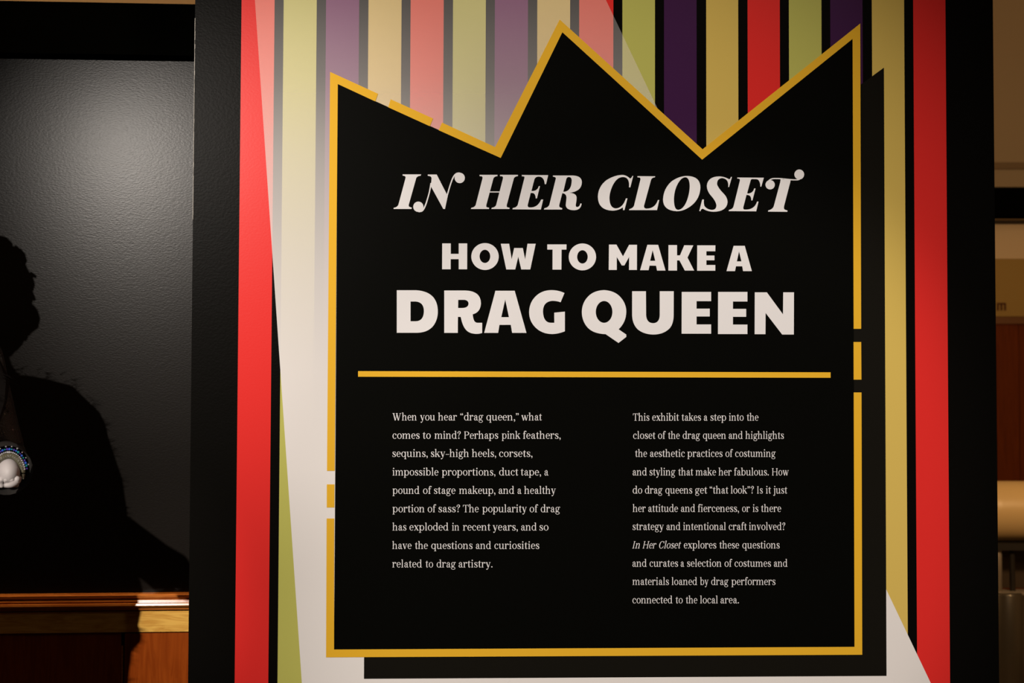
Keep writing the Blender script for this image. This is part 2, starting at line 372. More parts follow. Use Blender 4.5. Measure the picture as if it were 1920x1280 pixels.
letter(o6, 12, [path('M 265 275 L 862 280 L 805 480 L 782 480 Q 780 318 690 312 L 600 310 Q 570 315 565 340 L 485 630 L 520 635 Q 620 620 645 520 L 675 522 L 605 790 L 580 790 Q 580 690 520 672 L 472 665 L 405 925 Q 385 990 430 996 Q 650 1010 710 815 L 742 818 L 690 1035 L 72 1030 L 80 1002 Q 160 990 180 925 L 322 350 Q 330 308 300 302 L 265 298 Z')], Hh)
letter(o6, 12, [path('M 1235 300 L 1465 318 Q 1455 400 1440 440 L 1320 905 Q 1300 985 1340 1000 L 1395 1018 L 1390 1046 L 955 1042 L 962 1015 Q 1060 990 1085 920 L 1225 400 Q 1240 340 1235 300 Z')]
       + stroke([(960, 365), (1000, 325), (1060, 302), (1140, 298), (1250, 302), (1450, 322), (1560, 328), (1640, 322), (1700, 290)], [26, 26, 26, 26, 26, 28, 26, 28, 26]) + [[ell(1003, 438, 105, 105)], [ell(1658, 207, 110, 112)]], Hh)
P1, P2, P3 = (820, 440), (1020, 440), (1220, 440)
Sb = 'subtitle_letter'
letter(P1, 9.6, [path('M 88 157 L 242 157 L 242 345 L 385 345 L 385 157 L 538 157 L 536 622 L 385 622 L 385 440 L 240 440 L 240 622 L 86 622 Z')], Sb)
letter(P1, 9.6, [[ell(858, 393, 247, 242), ell(856, 390, 96, 119)]], Sb)
letter(P1, 9.6, [path('M 1142 163 L 1292 163 L 1338 440 L 1382 240 L 1538 240 L 1580 445 L 1622 163 L 1770 163 L 1672 625 L 1510 625 L 1456 395 L 1402 625 L 1240 625 Z')], Sb)
letter(P2, 9.6, [path('M 58 175 L 404 175 L 402 268 L 315 268 L 312 628 L 152 628 L 153 268 L 58 268 Z')], Sb)
letter(P2, 9.6, [[ell(690, 400, 246, 242), ell(690, 399, 95, 120)]], Sb)
letter(P2, 9.6, [path('M 1168 178 L 1302 178 L 1420 390 L 1530 182 L 1672 182 L 1670 634 L 1528 634 L 1530 400 L 1445 553 L 1398 553 L 1308 400 L 1308 634 L 1163 634 Z')], Sb)
letter(P3, 9.6, [path('M -192 638 L -62 182 L 132 183 L 265 645 L 112 645 L 95 558 L -22 556 L -40 638 Z M 33 278 L 80 470 L -12 470 Z')], Sb)
letter(P3, 9.6, [path('M 318 187 L 472 187 L 472 372 L 525 372 L 602 190 L 765 192 L 660 412 L 780 645 L 612 645 L 515 462 L 472 462 L 472 645 L 316 645 Z')], Sb)
letter(P3, 9.6, [path('M 835 192 L 1162 192 L 1160 298 L 1000 298 L 1000 375 L 1145 375 L 1145 460 L 1000 460 L 1000 545 L 1160 545 L 1160 648 L 833 648 Z')], Sb)
letter(P3, 9.6, [path('M 1362 655 L 1490 200 L 1690 200 L 1818 655 L 1660 655 L 1645 568 L 1532 568 L 1515 655 Z M 1588 300 L 1630 480 L 1548 480 Z')], Sb)
D1, D2, D3, D4 = (730, 530), (890, 530), (1080, 530), (1250, 530); sc = 10.6667
letter(D1, sc, [path('M 150 150 L 540 150 Q 770 165 880 290 Q 970 400 970 575 Q 970 740 880 860 Q 770 1000 540 1000 L 150 1000 Z M 425 375 L 530 375 Q 695 390 692 575 Q 685 765 530 770 L 425 770 Z')])
letter(D1, sc, [path('M 1098 155 L 1520 155 Q 1830 165 1832 410 Q 1825 590 1668 630 Q 1675 720 1700 765 Q 1725 800 1765 800 L 1856 800 L 1856 1003 Q 1800 1022 1740 1022 Q 1590 1020 1520 925 Q 1460 850 1428 682 L 1372 682 L 1370 1002 L 1098 1002 Z M 1378 342 L 1500 342 Q 1582 350 1584 418 Q 1580 500 1460 505 L 1375 505 Z')])
letter(D2, sc, [path('M 190 1002 L 415 160 L 800 160 L 1035 1002 L 748 1002 L 722 842 L 495 842 L 470 1002 Z M 610 335 L 685 688 L 532 688 Z')])
letter(D2, sc, [path('M 1795 205 L 1718 390 Q 1640 362 1550 362 Q 1365 375 1365 580 Q 1375 795 1520 800 L 1592 800 L 1590 598 L 1803 577 L 1803 970 Q 1670 1025 1540 1025 Q 1335 1020 1212 890 Q 1090 770 1088 590 Q 1090 400 1215 275 Q 1335 150 1540 147 Q 1680 150 1795 205 Z')])
letter(D3, sc, [path('M 560 147 Q 770 160 880 280 Q 1003 410 1003 580 Q 1000 790 850 930 L 1003 1035 L 1003 1083 L 848 1203 L 590 1027 Q 350 1020 235 900 Q 115 770 115 580 Q 120 400 235 280 Q 350 155 560 147 Z') + [ell(560, 583, 166, 218)]])
letter(D3, sc, [path('M 1120 170 L 1396 170 L 1400 650 Q 1410 805 1540 808 Q 1665 805 1672 650 L 1672 170 L 1952 170 L 1950 640 Q 1950 840 1850 930 Q 1730 1035 1540 1035 Q 1350 1030 1230 930 Q 1122 820 1120 640 Z')])
letter(D4, 7.68, [path('M 215 132 L 638 132 L 638 265 L 428 265 L 428 373 L 618 373 L 618 485 L 428 485 L 428 600 L 638 600 L 638 733 L 213 733 Z')])
letter(D4, 7.68, [path('M 738 132 L 1160 132 L 1160 270 L 952 270 L 952 376 L 1142 376 L 1142 490 L 952 490 L 952 602 L 1160 602 L 1160 738 L 736 738 Z')])
letter(D4, 7.68, [path('M 1266 138 L 1440 138 L 1672 455 L 1675 138 L 1830 138 L 1828 745 L 1660 745 L 1422 435 L 1420 740 L 1264 740 Z')])

# ---------------------------------------------------------------- body type: a high-contrast serif, y up, 1000 units to the em
ST, HR = 88, 34
def rect(x0, y0, x1, y1): return [[[(x0, y0), (x1, y0), (x1, y1), (x0, y1)]]]
def dot(cx, cy, r): return [[ell(cx, cy, r, r, 12)]]
def ring(cx, cy, rx, ry, ws_=ST, wt=HR, a0=0, a1=360, n=26):
    o = []; A = [R(a0 + (a1 - a0) * k / n) for k in range(n + 1)]
    for p, q in zip(A, A[1:]):
        o.append([[(cx + rx * math.cos(p), cy + ry * math.sin(p)), (cx + rx * math.cos(q), cy + ry * math.sin(q)),
                   (cx + (rx - ws_) * math.cos(q), cy + (ry - wt) * math.sin(q)), (cx + (rx - ws_) * math.cos(p), cy + (ry - wt) * math.sin(p))]])
    return o
def foot(x, l=62, r=62, y=0): return rect(x - l, y, x + ST + r, y + HR)
def flag(x, y): return [[[(x - 66, y - 16), (x - 66, y - 44), (x + 10, y - 62), (x + 10, y)]]]
def stem(x, y0, y1): return rect(x, y0, x + ST, y1)
def arch(x0, x1): return stroke([(x0 - 6, 350), (x0 + (x1 - x0) * .40, 478), (x0 + (x1 - x0) * .72, 490), (x1 + 20, 440), (x1 + ST / 2, 330)], [30, 36, 52, 84, ST]) + stem(x1, 0, 340)
X = 514
G = {}
G['a'] = (503, stroke([(120, 395), (160, 475), (235, 497), (312, 462), (345, 370)], [40, 34, 36, 64, ST]) + dot(126, 382, 54) + stem(297, 60, 380) + stroke([(345, 100), (372, 28), (430, 14), (482, 60)], [ST, 60, 34, 30]) + stroke([(310, 300), (210, 275), (118, 210), (98, 120), (150, 36), (228, 22), (310, 90)], [34, 36, 66, ST, 70, 40, 34]))
G['b'] = (569, stem(70, 0, 770) + flag(70, 770) + ring(298, 257, 226, 264) + rect(70, 0, 120, 40))
G['c'] = (468, ring(258, 257, 222, 264, a0=48, a1=318) + dot(372, 392, 54))
G['d'] = (582, ring(262, 257, 226, 264) + stem(392, 0, 770) + flag(392, 770) + rect(392, 0, 560, HR))
G['e'] = (479, ring(248, 257, 212, 264, a0=0, a1=318) + rect(60, 262, 440, 262 + HR))
G['f'] = (325, stem(100, 0, 590) + stroke([(148, 560), (166, 690), (240, 752), (312, 730)], [ST, 82, 42, 40]) + dot(318, 706, 54) + rect(30, X - HR, 300, X) + foot(100))
G['g'] = (521, ring(228, 338, 176, 186, 80, 34) + stroke([(340, 455), (410, 515), (480, 500)], 36) + dot(474, 478, 42) + stroke([(120, 190), (90, 115), (170, 66), (340, 52)], [34, 54, 96, 84]) + ring(250, -82, 214, 136, 54, 38))
G['h'] = (610, stem(80, 0, 770) + flag(80, 770) + arch(172, 398) + foot(80) + foot(398))
G['i'] = (306, stem(105, 0, X) + flag(105, X) + foot(105) + dot(152, 690, 64))
G['j'] = (281, stem(110, -60, X) + flag(110, X) + stroke([(158, -40), (146, -150), (90, -200), (20, -184)], [ST, 76, 40, 36]) + dot(30, -166, 46) + dot(158, 690, 64))
G['k'] = (574, stem(80, 0, 770) + flag(80, 770) + foot(80) + stroke([(172, 215), (420, 495)], HR) + stroke([(262, 320), (470, 20)], 100) + rect(330, X - HR, 530, X) + rect(372, 0, 576, HR))
G['l'] = (302, stem(100, 0, 770) + flag(100, 770) + foot(100))
G['m'] = (892, stem(80, 0, X) + flag(80, X) + arch(172, 386) + arch(480, 694) + foot(80, 62, 50) + foot(386, 50, 50) + foot(694, 50, 62))
G['n'] = (617, stem(80, 0, X) + flag(80, X) + arch(172, 402) + foot(80) + foot(402))
G['o'] = (532, ring(266, 257, 232, 264))
G['p'] = (590, stem(78, -200, X) + flag(78, X) + ring(312, 257, 226, 264) + foot(78, y=-214))
G['q'] = (566, ring(262, 257, 226, 264) + stem(392, -200, X) + foot(392, y=-214))
G['r'] = (440, stem(80, 0, X) + flag(80, X) + stroke([(166, 350), (235, 470), (310, 500), (370, 478)], [30, 38, 52, 56]) + dot(368, 438, 60) + foot(80))
G['s'] = (425, stroke([(345, 365), (318, 470), (215, 498), (118, 462), (108, 360), (215, 268), (330, 180), (340, 80), (238, 16), (118, 38), (72, 150)], [34, 32, 38, 66, 92, 104, 96, 74, 38, 32, 34]) + rect(328, 350, 362, 500) + rect(56, 10, 90, 165))
G['t'] = (347, [[[(100, 90), (196, 90), (196, 650), (170, 650), (100, 540)]]] + rect(20, X - HR, 312, X) + stroke([(148, 110), (166, 32), (226, 14), (308, 80)], [ST, 74, 36, 30]))
G['u'] = (597, stem(80, 120, X) + flag(80, X) + stroke([(128, 140), (152, 40), (232, 18), (330, 52), (410, 130)], [ST, 76, 44, 36, 30]) + stem(394, 0, X) + flag(394, X) + rect(394, 0, 560, HR))
G['v'] = (527, stroke([(98, 505), (270, 0)], 100) + stroke([(276, 8), (434, 505)], 38) + rect(15, X - HR, 210, X) + rect(360, X - HR, 512, X))
G['w'] = (786, stroke([(98, 505), (260, 0)], 100) + stroke([(266, 8), (404, 505)], 38) + stroke([(380, 505), (540, 0)], 100) + stroke([(546, 8), (694, 505)], 38) + rect(15, X - HR, 210, X) + rect(330, X - HR, 470, X) + rect(620, X - HR, 772, X))
G['x'] = (532, stroke([(110, 500), (420, 12)], 104) + stroke([(90, 10), (425, 505)], 38) + rect(25, X - HR, 225, X) + rect(345, X - HR, 505, X) + rect(15, 0, 175, HR) + rect(310, 0, 515, HR))
G['y'] = (524, stroke([(98, 505), (272, 20)], 100) + stroke([(436, 505), (290, 30), (220, -140), (130, -196)], [38, 40, 40, 36]) + dot(128, -172, 58) + rect(15, X - HR, 210, X) + rect(360, X - HR, 512, X))
G[','] = (220, dot(110, 58, 62) + stroke([(152, 52), (146, -50), (84, -128)], [50, 44, 28]))
G['.'] = (220, dot(110, 58, 64))
G['?'] = (430, dot(196, 58, 64) + stroke([(98, 590), (140, 690), (232, 720), (330, 670), (340, 560), (250, 445), (200, 345), (192, 190)], [40, 34, 42, 84, 96, 62, 38, 32]) + dot(104, 580, 58))
def quo(x, up): 
    if up: return dot(x + 60, 560, 56) + stroke([(x + 20, 560), (x + 26, 650), (x + 90, 716)], [46, 40, 26])
    return dot(x + 60, 664, 56) + stroke([(x + 100, 660), (x + 94, 570), (x + 30, 504)], [46, 40, 26])
G['\u201c'] = (380, quo(30, True) + quo(200, True)); G['\u201d'] = (380, quo(30, False) + quo(200, False))
G['-'] = (420, rect(40, 222, 380, 264))
def cst(x): return stem(x, 0, 708) + foot(x) + rect(x - 62, 708 - HR, x + ST + 62, 708)
G['W'] = (1045, stroke([(130, 700), (330, 0)], 106) + stroke([(338, 10), (510, 700)], 40) + stroke([(470, 700), (680, 0)], 106) + stroke([(688, 10), (880, 700)], 40) + rect(20, 708 - HR, 260, 708) + rect(390, 708 - HR, 600, 708) + rect(790, 708 - HR, 980, 708))
G['T'] = (659, stem(280, 0, 708) + foot(280, 80, 80) + rect(40, 708 - HR, 618, 708) + stroke([(58, 700), (40, 520)], [70, 26]) + stroke([(600, 700), (618, 520)], [70, 26]))
G['P'] = (606, cst(90) + ring(300, 520, 262, 188, 104, HR, -90, 90) + rect(180, 332, 306, 332 + HR) + rect(180, 708 - HR, 306, 708))
G['H'] = (800, cst(90) + cst(590) + rect(180, 345, 600, 345 + HR))
G['I'] = (403, cst(150))
G['C'] = (660, ring(340, 354, 305, 366, 112, HR, 42, 322) + rect(565, 480, 598, 708) + rect(560, 120, 590, 250))
SP = 0
def word_shapes(wd, italic=False):
    x = 0; out = []
    for ch in wd:
        adv, sh = G[ch]
        for s_ in sh: out.append([[(p[0] + x + (.27 * p[1] if italic else 0), p[1]) for p in lp] for lp in s_])
        x += adv
    return out
def text_line(words_, base, em, italics=()):
    shp = []
    for k, (wd, x0, x1) in enumerate(words_):
        sh = word_shapes(wd, k in italics)
        lo = min(p[0] for s_ in sh for lp in s_ for p in lp); hi = max(p[0] for s_ in sh for lp in s_ for p in lp)
        sx_ = (x1 - x0 - 0.6) / (hi - lo)
        for s_ in sh: shp.append([[(x0 + .3 + (p[0] - lo) * sx_, base - p[1] * em / 1000.0) for p in lp] for lp in s_])
    flat('text_line', shp, 6, M['type_white'], step=.05)
LEFT = [
 (787.9, [('When', 735.8, 781.4), ('you', 787.6, 815.9), ('hear', 821.2, 857), ('\u201cdrag', 862.8, 906.4), ('queen,\u201d', 911.7, 972.8), ('what', 977.2, 1016.2)]),
 (822.2, [('comes', 735.8, 787.1), ('to', 792.4, 807.9), ('mind?', 814.6, 864.1), ('Perhaps', 869.9, 934.3), ('pink', 940.5, 975.9), ('feathers,', 980.3, 1051.3)]),
 (856.2, [('sequins,', 735.8, 802.2), ('sky-high', 807.9, 879.2), ('heels,', 884.5, 930.3), ('corsets,', 935.6, 998.5)]),
 (891.0, [('impossible', 735.8, 822.5), ('proportions,', 828.3, 929), ('duct', 935.6, 971.9), ('tape,', 975.9, 1014.4), ('a', 1020.5, 1028.6)]),
 (925.4, [('pound', 735.8, 786.7), ('of', 792.9, 809.7), ('stage', 813.7, 854.4), ('makeup,', 860.6, 929), ('and', 934.7, 964.4), ('a', 970.1, 978.1), ('healthy', 982.5, 1042.3)]),
 (959.8, [('portion', 735.8, 796), ('of', 801.7, 818.1), ('sass?', 822.1, 862.8), ('The', 867.7, 898), ('popularity', 904.2, 987.8), ('of', 992.7, 1009.1), ('drag', 1013.5, 1050.3)]),
 (994.0, [('has', 735.6, 762.3), ('exploded', 767.6, 841.1), ('in', 847.3, 861), ('recent', 867.7, 919.7), ('years,', 923.6, 971), ('and', 976.8, 1006.4), ('so', 1011.3, 1028.6)]),
 (1028.6, [('have', 735.3, 772.1), ('the', 777.8, 802.6), ('questions', 808.4, 886.3), ('and', 892, 921), ('curiosities', 926.7, 1011.3)]),
 (1063.2, [('related', 735.3, 791.5), ('to', 797.7, 812.3), ('drag', 818.5, 854.8), ('artistry.', 859.7, 923.6)])]
RIGHT = [
 (788.4, [('This', 1186.3, 1217.5), ('exhibit', 1222.5, 1272.9), ('takes', 1277.5, 1314.2), ('a', 1319.2, 1326.7), ('step', 1331.7, 1361.3), ('into', 1366.3, 1394.2), ('the', 1399.6, 1422.1)]),
 (822.4, [('closet', 1186.7, 1228.8), ('of', 1233.3, 1248.3), ('the', 1252.1, 1274.6), ('drag', 1279.6, 1312.5), ('queen', 1317.5, 1360.8), ('and', 1365.8, 1392.5), ('highlights', 1397.1, 1469.6)]),
 (856.2, [('the', 1190.4, 1213.3), ('aesthetic', 1218.3, 1283.8), ('practices', 1288.3, 1354.6), ('of', 1359.6, 1374.2), ('costuming', 1377.9, 1454.2)]),
 (890.9, [('and', 1185.8, 1212.9), ('styling', 1217.5, 1266.3), ('that', 1271.3, 1299.6), ('make', 1303.8, 1342.5), ('her', 1346.7, 1371.7), ('fabulous.', 1375.8, 1441.3), ('How', 1446.7, 1478.8)]),
 (924.8, [('do', 1185.8, 1204.2), ('drag', 1208.8, 1242.1), ('queens', 1247.1, 1297.9), ('get', 1302.9, 1325.8), ('\u201cthat', 1330, 1365.4), ('look\u201d?', 1369.6, 1413.3), ('Is', 1418.8, 1430), ('it', 1435.4, 1445.4), ('just', 1449.2, 1475.8)]),
 (959.2, [('her', 1185.8, 1210.8), ('attitude', 1215, 1271.3), ('and', 1276.3, 1303.3), ('fierceness,', 1307.9, 1385.4), ('or', 1390.8, 1405.8), ('is', 1410.8, 1421.7), ('there', 1426.3, 1464.6)]),
 (993.1, [('strategy', 1185.8, 1244.6), ('and', 1249.2, 1275.8), ('intentional', 1280.4, 1360.8), ('craft', 1365.8, 1400), ('involved?', 1403.8, 1472.1)]),
 (1027.6, [('In', 1185, 1199.6), ('Her', 1204.2, 1230.8), ('Closet', 1235.4, 1277.1), ('explores', 1281.7, 1342.9), ('these', 1348.3, 1385.8), ('questions', 1391.3, 1461.7)]),
 (1061.9, [('and', 1185.4, 1212.5), ('curates', 1217.5, 1271.3), ('a', 1275.8, 1282.9), ('selection', 1287.9, 1352.5), ('of', 1357.9, 1372.9), ('costumes', 1376.7, 1445.4), ('and', 1450.4, 1476.3)]),
 (1096.0, [('materials', 1185.4, 1254.2), ('loaned', 1258.8, 1307.1), ('by', 1312.1, 1328.3), ('drag', 1332.9, 1365.8), ('performers', 1370.8, 1453.8)]),
 (1130.5, [('connected', 1185.4, 1260.8), ('to', 1266.3, 1280), ('the', 1285.4, 1307.5), ('local', 1312.1, 1345.8), ('area.', 1350.4, 1385.4)])]
for bs, ln in LEFT: text_line(ln, bs, 19.2)
for i, (bs, ln) in enumerate(RIGHT): text_line(ln, bs, 19.0, (0, 1, 2) if i == 7 else ())

# ================================================================== MANNEQUIN beside the partition (mostly outside the frame)
def shade_src(px, py, d=.43):
    """a point d metres in front of the alcove wall whose shadow from the track lamp falls on a given wall pixel"""
    W = ALC.at(px, py); k = (LA - W).dot(ALC.n); return W + (LA - W) * (d / k)
fur = mat('dark_fur', (.012, .010, .009), .8, .2)
hairm = mat('dark_hair', (.010, .008, .007), .6, .3)
skin = mat('mannequin_white', (.39, .36, .355), .5, .2)
sheer = mat('dark_sequin_fabric', (.034, .031, .028), .42, .6, bump=.9, bscale=420)
olive = mat('glitter_mesh', (.07, .062, .032), .3, .8, bump=1.0, bscale=900)
plin = mat('plinth_black', (.012, .011, .010), .6, .3)
cx = shade_src(-42, 700); cxx, cyy = cx.x, cx.y
ZP = .22
P_sh = shade_src(150, 790); P_el = shade_src(196, 985); P_fi = CAM + ray(16, 887) * (2.26 / ray(16, 887).y)
man = thing('mannequin', 'white mannequin in dark fur coat and curly wig, fist poking from a jewelled cuff', 'mannequin', (cxx, cyy, ZP))
# body: one skinned figure
zs = lambda py: shade_src(-42, py).z
zhead = zs(562); zneck = zs(672); zsho = zs(800)
bv = [(cxx, cyy, zsho - .60), (cxx, cyy, zsho - .38), (cxx, cyy + .01, zsho - .12), (cxx, cyy, zsho), (cxx, cyy - .01, zneck), (cxx, cyy - .02, zneck + .06), (cxx, cyy - .01, zhead), (cxx, cyy, zhead + .08),
      (cxx + .13, cyy, zsho - .01), tuple(P_sh), tuple(P_el), tuple(P_el.lerp(P_fi, .55)), tuple(P_el.lerp(P_fi, .86)),
      (cxx - .13, cyy, zsho - .01), (cxx - .20, cyy, zsho - .05), (cxx - .25, cyy - .02, zsho - .33), (cxx - .24, cyy - .10, zsho - .56),
      (cxx + .09, cyy, zsho - .66), (cxx + .10, cyy - .01, zsho - 1.02), (cxx + .11, cyy + .02, ZP + .06), (cxx + .11, cyy - .10, ZP + .035),
      (cxx - .09, cyy, zsho - .66), (cxx - .10, cyy - .01, zsho - 1.02), (cxx - .11, cyy + .02, ZP + .06), (cxx - .11, cyy - .10, ZP + .035),
      (cxx, cyy - .10, zhead - .005)]
be = [(0, 1), (1, 2), (2, 3), (3, 4), (4, 5), (5, 6), (6, 7), (3, 8), (8, 9), (9, 10), (10, 11), (11, 12), (3, 13), (13, 14), (14, 15), (15, 16), (0, 17), (17, 18), (18, 19), (19, 20), (0, 21), (21, 22), (22, 23), (23, 24), (6, 25)]
br_ = [.13, .105, .13, .09, .048, .062, .085, .062, .06, .048, .036, .030, .022, .06, .048, .036, .022, .085, .055, .038, .026, .085, .055, .038, .026, .014]
me = bpy.data.meshes.new('body'); me.from_pydata([tuple(Vector(v_) - man.location) for v_ in bv], be, []); me.update()
body = bpy.data.objects.new('body', me); COL.objects.link(body); body.parent = man; me.materials.append(skin)
sk = body.modifiers.new('skin', 'SKIN'); sk.use_smooth_shade = True
for i, r_ in enumerate(br_): me.skin_vertices[0].data[i].radius = (r_, r_)
me.skin_vertices[0].data[0].use_root = True
ss = body.modifiers.new('sub', 'SUBSURF'); ss.levels = 2; ss.render_levels = 2
# fist that pokes out of the cuff towards the viewer: palm, four curled fingers, thumb
fd = (P_fi - P_el).normalized(); fr = fd.cross(Vector((0, 0, 1))).normalized(); fu = fr.cross(fd)
def fp(a, b, c): return P_fi + fr * a + fu * b + fd * c
mb = MB()
mb.ball(fp(0, 0, -.012), 1.0, 20, 12, fn=None) if False else None
vs_, fs_ = MB().ball((0, 0, 0), (.0186, .032, .0228), 20, 14).v, MB().ball((0, 0, 0), (1, 1, 1), 20, 14).f
mb.add([fp(q.x, q.z, q.y - .012) for q in vs_], fs_)
for k, (a, ln) in enumerate(((-.0118, .0130), (-.0040, .0150), (.0040, .0150), (.0110, .0132))):
    mb.tube([fp(a, -.004, .007), fp(a, -.0125, ln), fp(a * .97, -.0185, .010), fp(a * .94, -.0185, .000)], [.0060, .0056, .0052, .0042], 10)
mb.tube([fp(-.016, -.006, -.010), fp(-.013, -.0135, .010), fp(-.003, -.0180, .0180), fp(.008, -.0172, .0165)], [.0062, .0058, .0050, .0040], 10)
hand = mb.build('hand', skin, man, smooth=True)
sb = hand.modifiers.new('sub', 'SUBSURF'); sb.levels = 1; sb.render_levels = 2
# coat: loft of fuzzy rings whose half widths follow the shadow it throws
halfpx = [(704, 30), (707, 80), (713, 140), (728, 190), (760, 226), (800, 246), (850, 264), (900, 275), (960, 286), (1040, 296), (1095, 312), (1185, 318), (1212, 300), (1280, 294)]
dep = lambda y: .45 if y < 850 else min(.63, .45 + (y - 850) * .18 / 245)      # the coat hangs forward towards its hem
prof = []
for h, y in [(h, y) for y, h in halfpx]:
    P = shade_src(-42 + h, y, dep(y)); prof.append((P.z, P.x - cxx, P.y))
zb = prof[-1][0]; hb, yb_ = prof[-1][1], prof[-1][2]; prof += [(zb - .25, hb, yb_), (ZP + .25, hb * .98, yb_), (ZP + .10, hb * .96, yb_)]
mb = MB(); seg = 40; rings = []
fine = []
for (z0, h0, y0), (z1, h1, y1) in zip(prof, prof[1:]):
    n_ = max(1, int(abs(z1 - z0) / .035))
    for k in range(n_): fine.append((z0 + (z1 - z0) * k / n_, h0 + (h1 - h0) * k / n_, y0 + (y1 - y0) * k / n_))
fine.append(prof[-1])
vs = []; fs = []
for z, h, yc in fine:
    for k in range(seg):
        a = 2 * math.pi * k / seg; q = 1 + .05 * noise.noise(Vector((math.cos(a) * 5, math.sin(a) * 5, z * 14)))
        vs.append((cxx + math.cos(a) * (h - .008) * q, yc + math.sin(a) * min(.20, max(h * .30, (h - .10) * .9)) * q, z))
for i in range(len(fine) - 1):
    for k in range(seg): fs.append([i * seg + k, i * seg + (k + 1) % seg, (i + 1) * seg + (k + 1) % seg, (i + 1) * seg + k])
fs.append(list(range(seg)))
mb.add(vs, fs)
for _ in range(9000):                                # guard hairs
    i = random.randrange(len(fine)); z, h, yc = fine[i]; a = random.uniform(0, 2 * math.pi)
    p = Vector((cxx + math.cos(a) * (h - .010), yc + math.sin(a) * min(.20, max(h * .30, (h - .10) * .9)), z + random.uniform(-.015, .015)))
    d = Vector((math.cos(a), math.sin(a) * .8, random.uniform(-.5, .6))).normalized(); t = d.cross(Vector((0, 0, 1))).normalized() * .0022
    L = random.uniform(.007, .024); mb.add([p - t, p + t, p + d * L + Vector((0, 0, -.004))], [[0, 1, 2]])
mb.build('fur_coat', fur, man)
# sleeves: fabric over the raised arm, ending in a cuff
mb = MB()
ps = [P_sh + Vector((-.06, 0, -.005)), P_sh, P_sh.lerp(P_el, .35), P_sh.lerp(P_el, .7), P_el, P_el.lerp(P_fi, .3), P_el.lerp(P_fi, .62), P_el.lerp(P_fi, .80)]
rs = [.030, .038, .042, .042, .044, .038, .037, .040]
fine_p, fine_r = catmull([tuple(p[:2]) for p in ps], rs, 8); fz, _ = catmull([(p.z, 0) for p in ps], rs, 8)
mb.tube([(x_, y_, z_[0]) for (x_, y_), z_ in zip(fine_p, fz)], fine_r, 26, cap=False)
mb.build('sleeve', sheer, man, smooth=True)
mb = MB(); C0 = P_el.lerp(P_fi, .80)
for j in range(260):                                   # sequins on the sleeve
    i = random.randrange(len(fine_p) - 1); c = Vector((*fine_p[i], fz[i][0])); d = Vector((random.gauss(0, 1), random.gauss(0, 1) - .6, random.gauss(0, 1)))
    ax = (Vector((*fine_p[i + 1], fz[i + 1][0])) - c).normalized(); d = (d - ax * d.dot(ax)).normalized(); t = d.cross(ax)
    p = c + d * (fine_r[i] + .0006); s_ = .0016; mb.add([p + ax * s_, p + t * s_, p - ax * s_, p - t * s_], [[0, 1, 2, 3]])
mb.build('sequins', mat('grey_sequin', (.25, .24, .22), .3, .8, metal=.6), man, label='grey sequins on the dark sleeve', kind='stuff')
def hoop(r0, a0, a1, n, back=0.0, oy=0.0):
    for k in range(n):
        a = R(a0 + (a1 - a0) * k / (n - 1)); yield a, P_fi + fr * math.cos(a) * r0 * .74 + fu * (math.sin(a) * r0 + oy) + fd * back
mb = MB()
pts = [p for a, p in hoop(.0275, 0, 200, 40, -.008)]
mb.tube(pts, .0052, 8); mb.build('cuff_band', olive, man, label='olive glitter cuff band')
jewel = {'clear': mat('clear_rhinestone', (.95, .95, 1.0), .08, 1.0, metal=.7), 'blue': mat('blue_rhinestone', (.05, .15, .75), .08, 1.0, metal=.5),
         'teal': mat('teal_rhinestone', (.02, .34, .36), .08, 1.0, metal=.5), 'violet': mat('violet_rhinestone', (.10, .05, .42), .08, 1.0, metal=.5)}
def stones(key, spec):
    mb = MB()
    for r0, a0, a1, n, back, size, pick in spec:
        for k, (a, p) in enumerate(hoop(r0, a0, a1, n, back)):
            if pick(k):
                s_ = size * random.uniform(.75, 1.2); nv = (p - P_fi).normalized() * .5 + fd; nv.normalize(); t1 = nv.cross(fr).normalized(); t2 = nv.cross(t1)
                b_ = [p + (t1 * math.cos(R(60 * q + 20)) + t2 * math.sin(R(60 * q + 20))) * s_ for q in range(6)]
                tp = [p + nv * s_ * .6 + (t1 * math.cos(R(60 * q + 20)) + t2 * math.sin(R(60 * q + 20))) * s_ * .55 for q in range(6)]
                mb.add(b_ + tp, [[q, (q + 1) % 6, 6 + (q + 1) % 6, 6 + q] for q in range(6)] + [[6, 7, 8, 9, 10, 11]])
    mb.build('rhinestones', jewel[key], man, label=key + ' rhinestones on the cuff')
stones('clear', [(.0335, 8, 170, 26, -.004, .0014, lambda k: True), (.0425, 66, 170, 14, -.004, .0013, lambda k: k % 2 == 0), (.0275, 20, 160, 30, -.002, .0007, lambda k: k % 2 == 0)])
stones('blue', [(.0382, 50, 170, 18, -.004, .0019, lambda k: k % 3 == 0)])
stones('teal', [(.0382, 50, 170, 18, -.004, .0019, lambda k: k % 3 == 1)])
stones('violet', [(.0382, 50, 170, 18, -.004, .0019, lambda k: k % 3 == 2)])
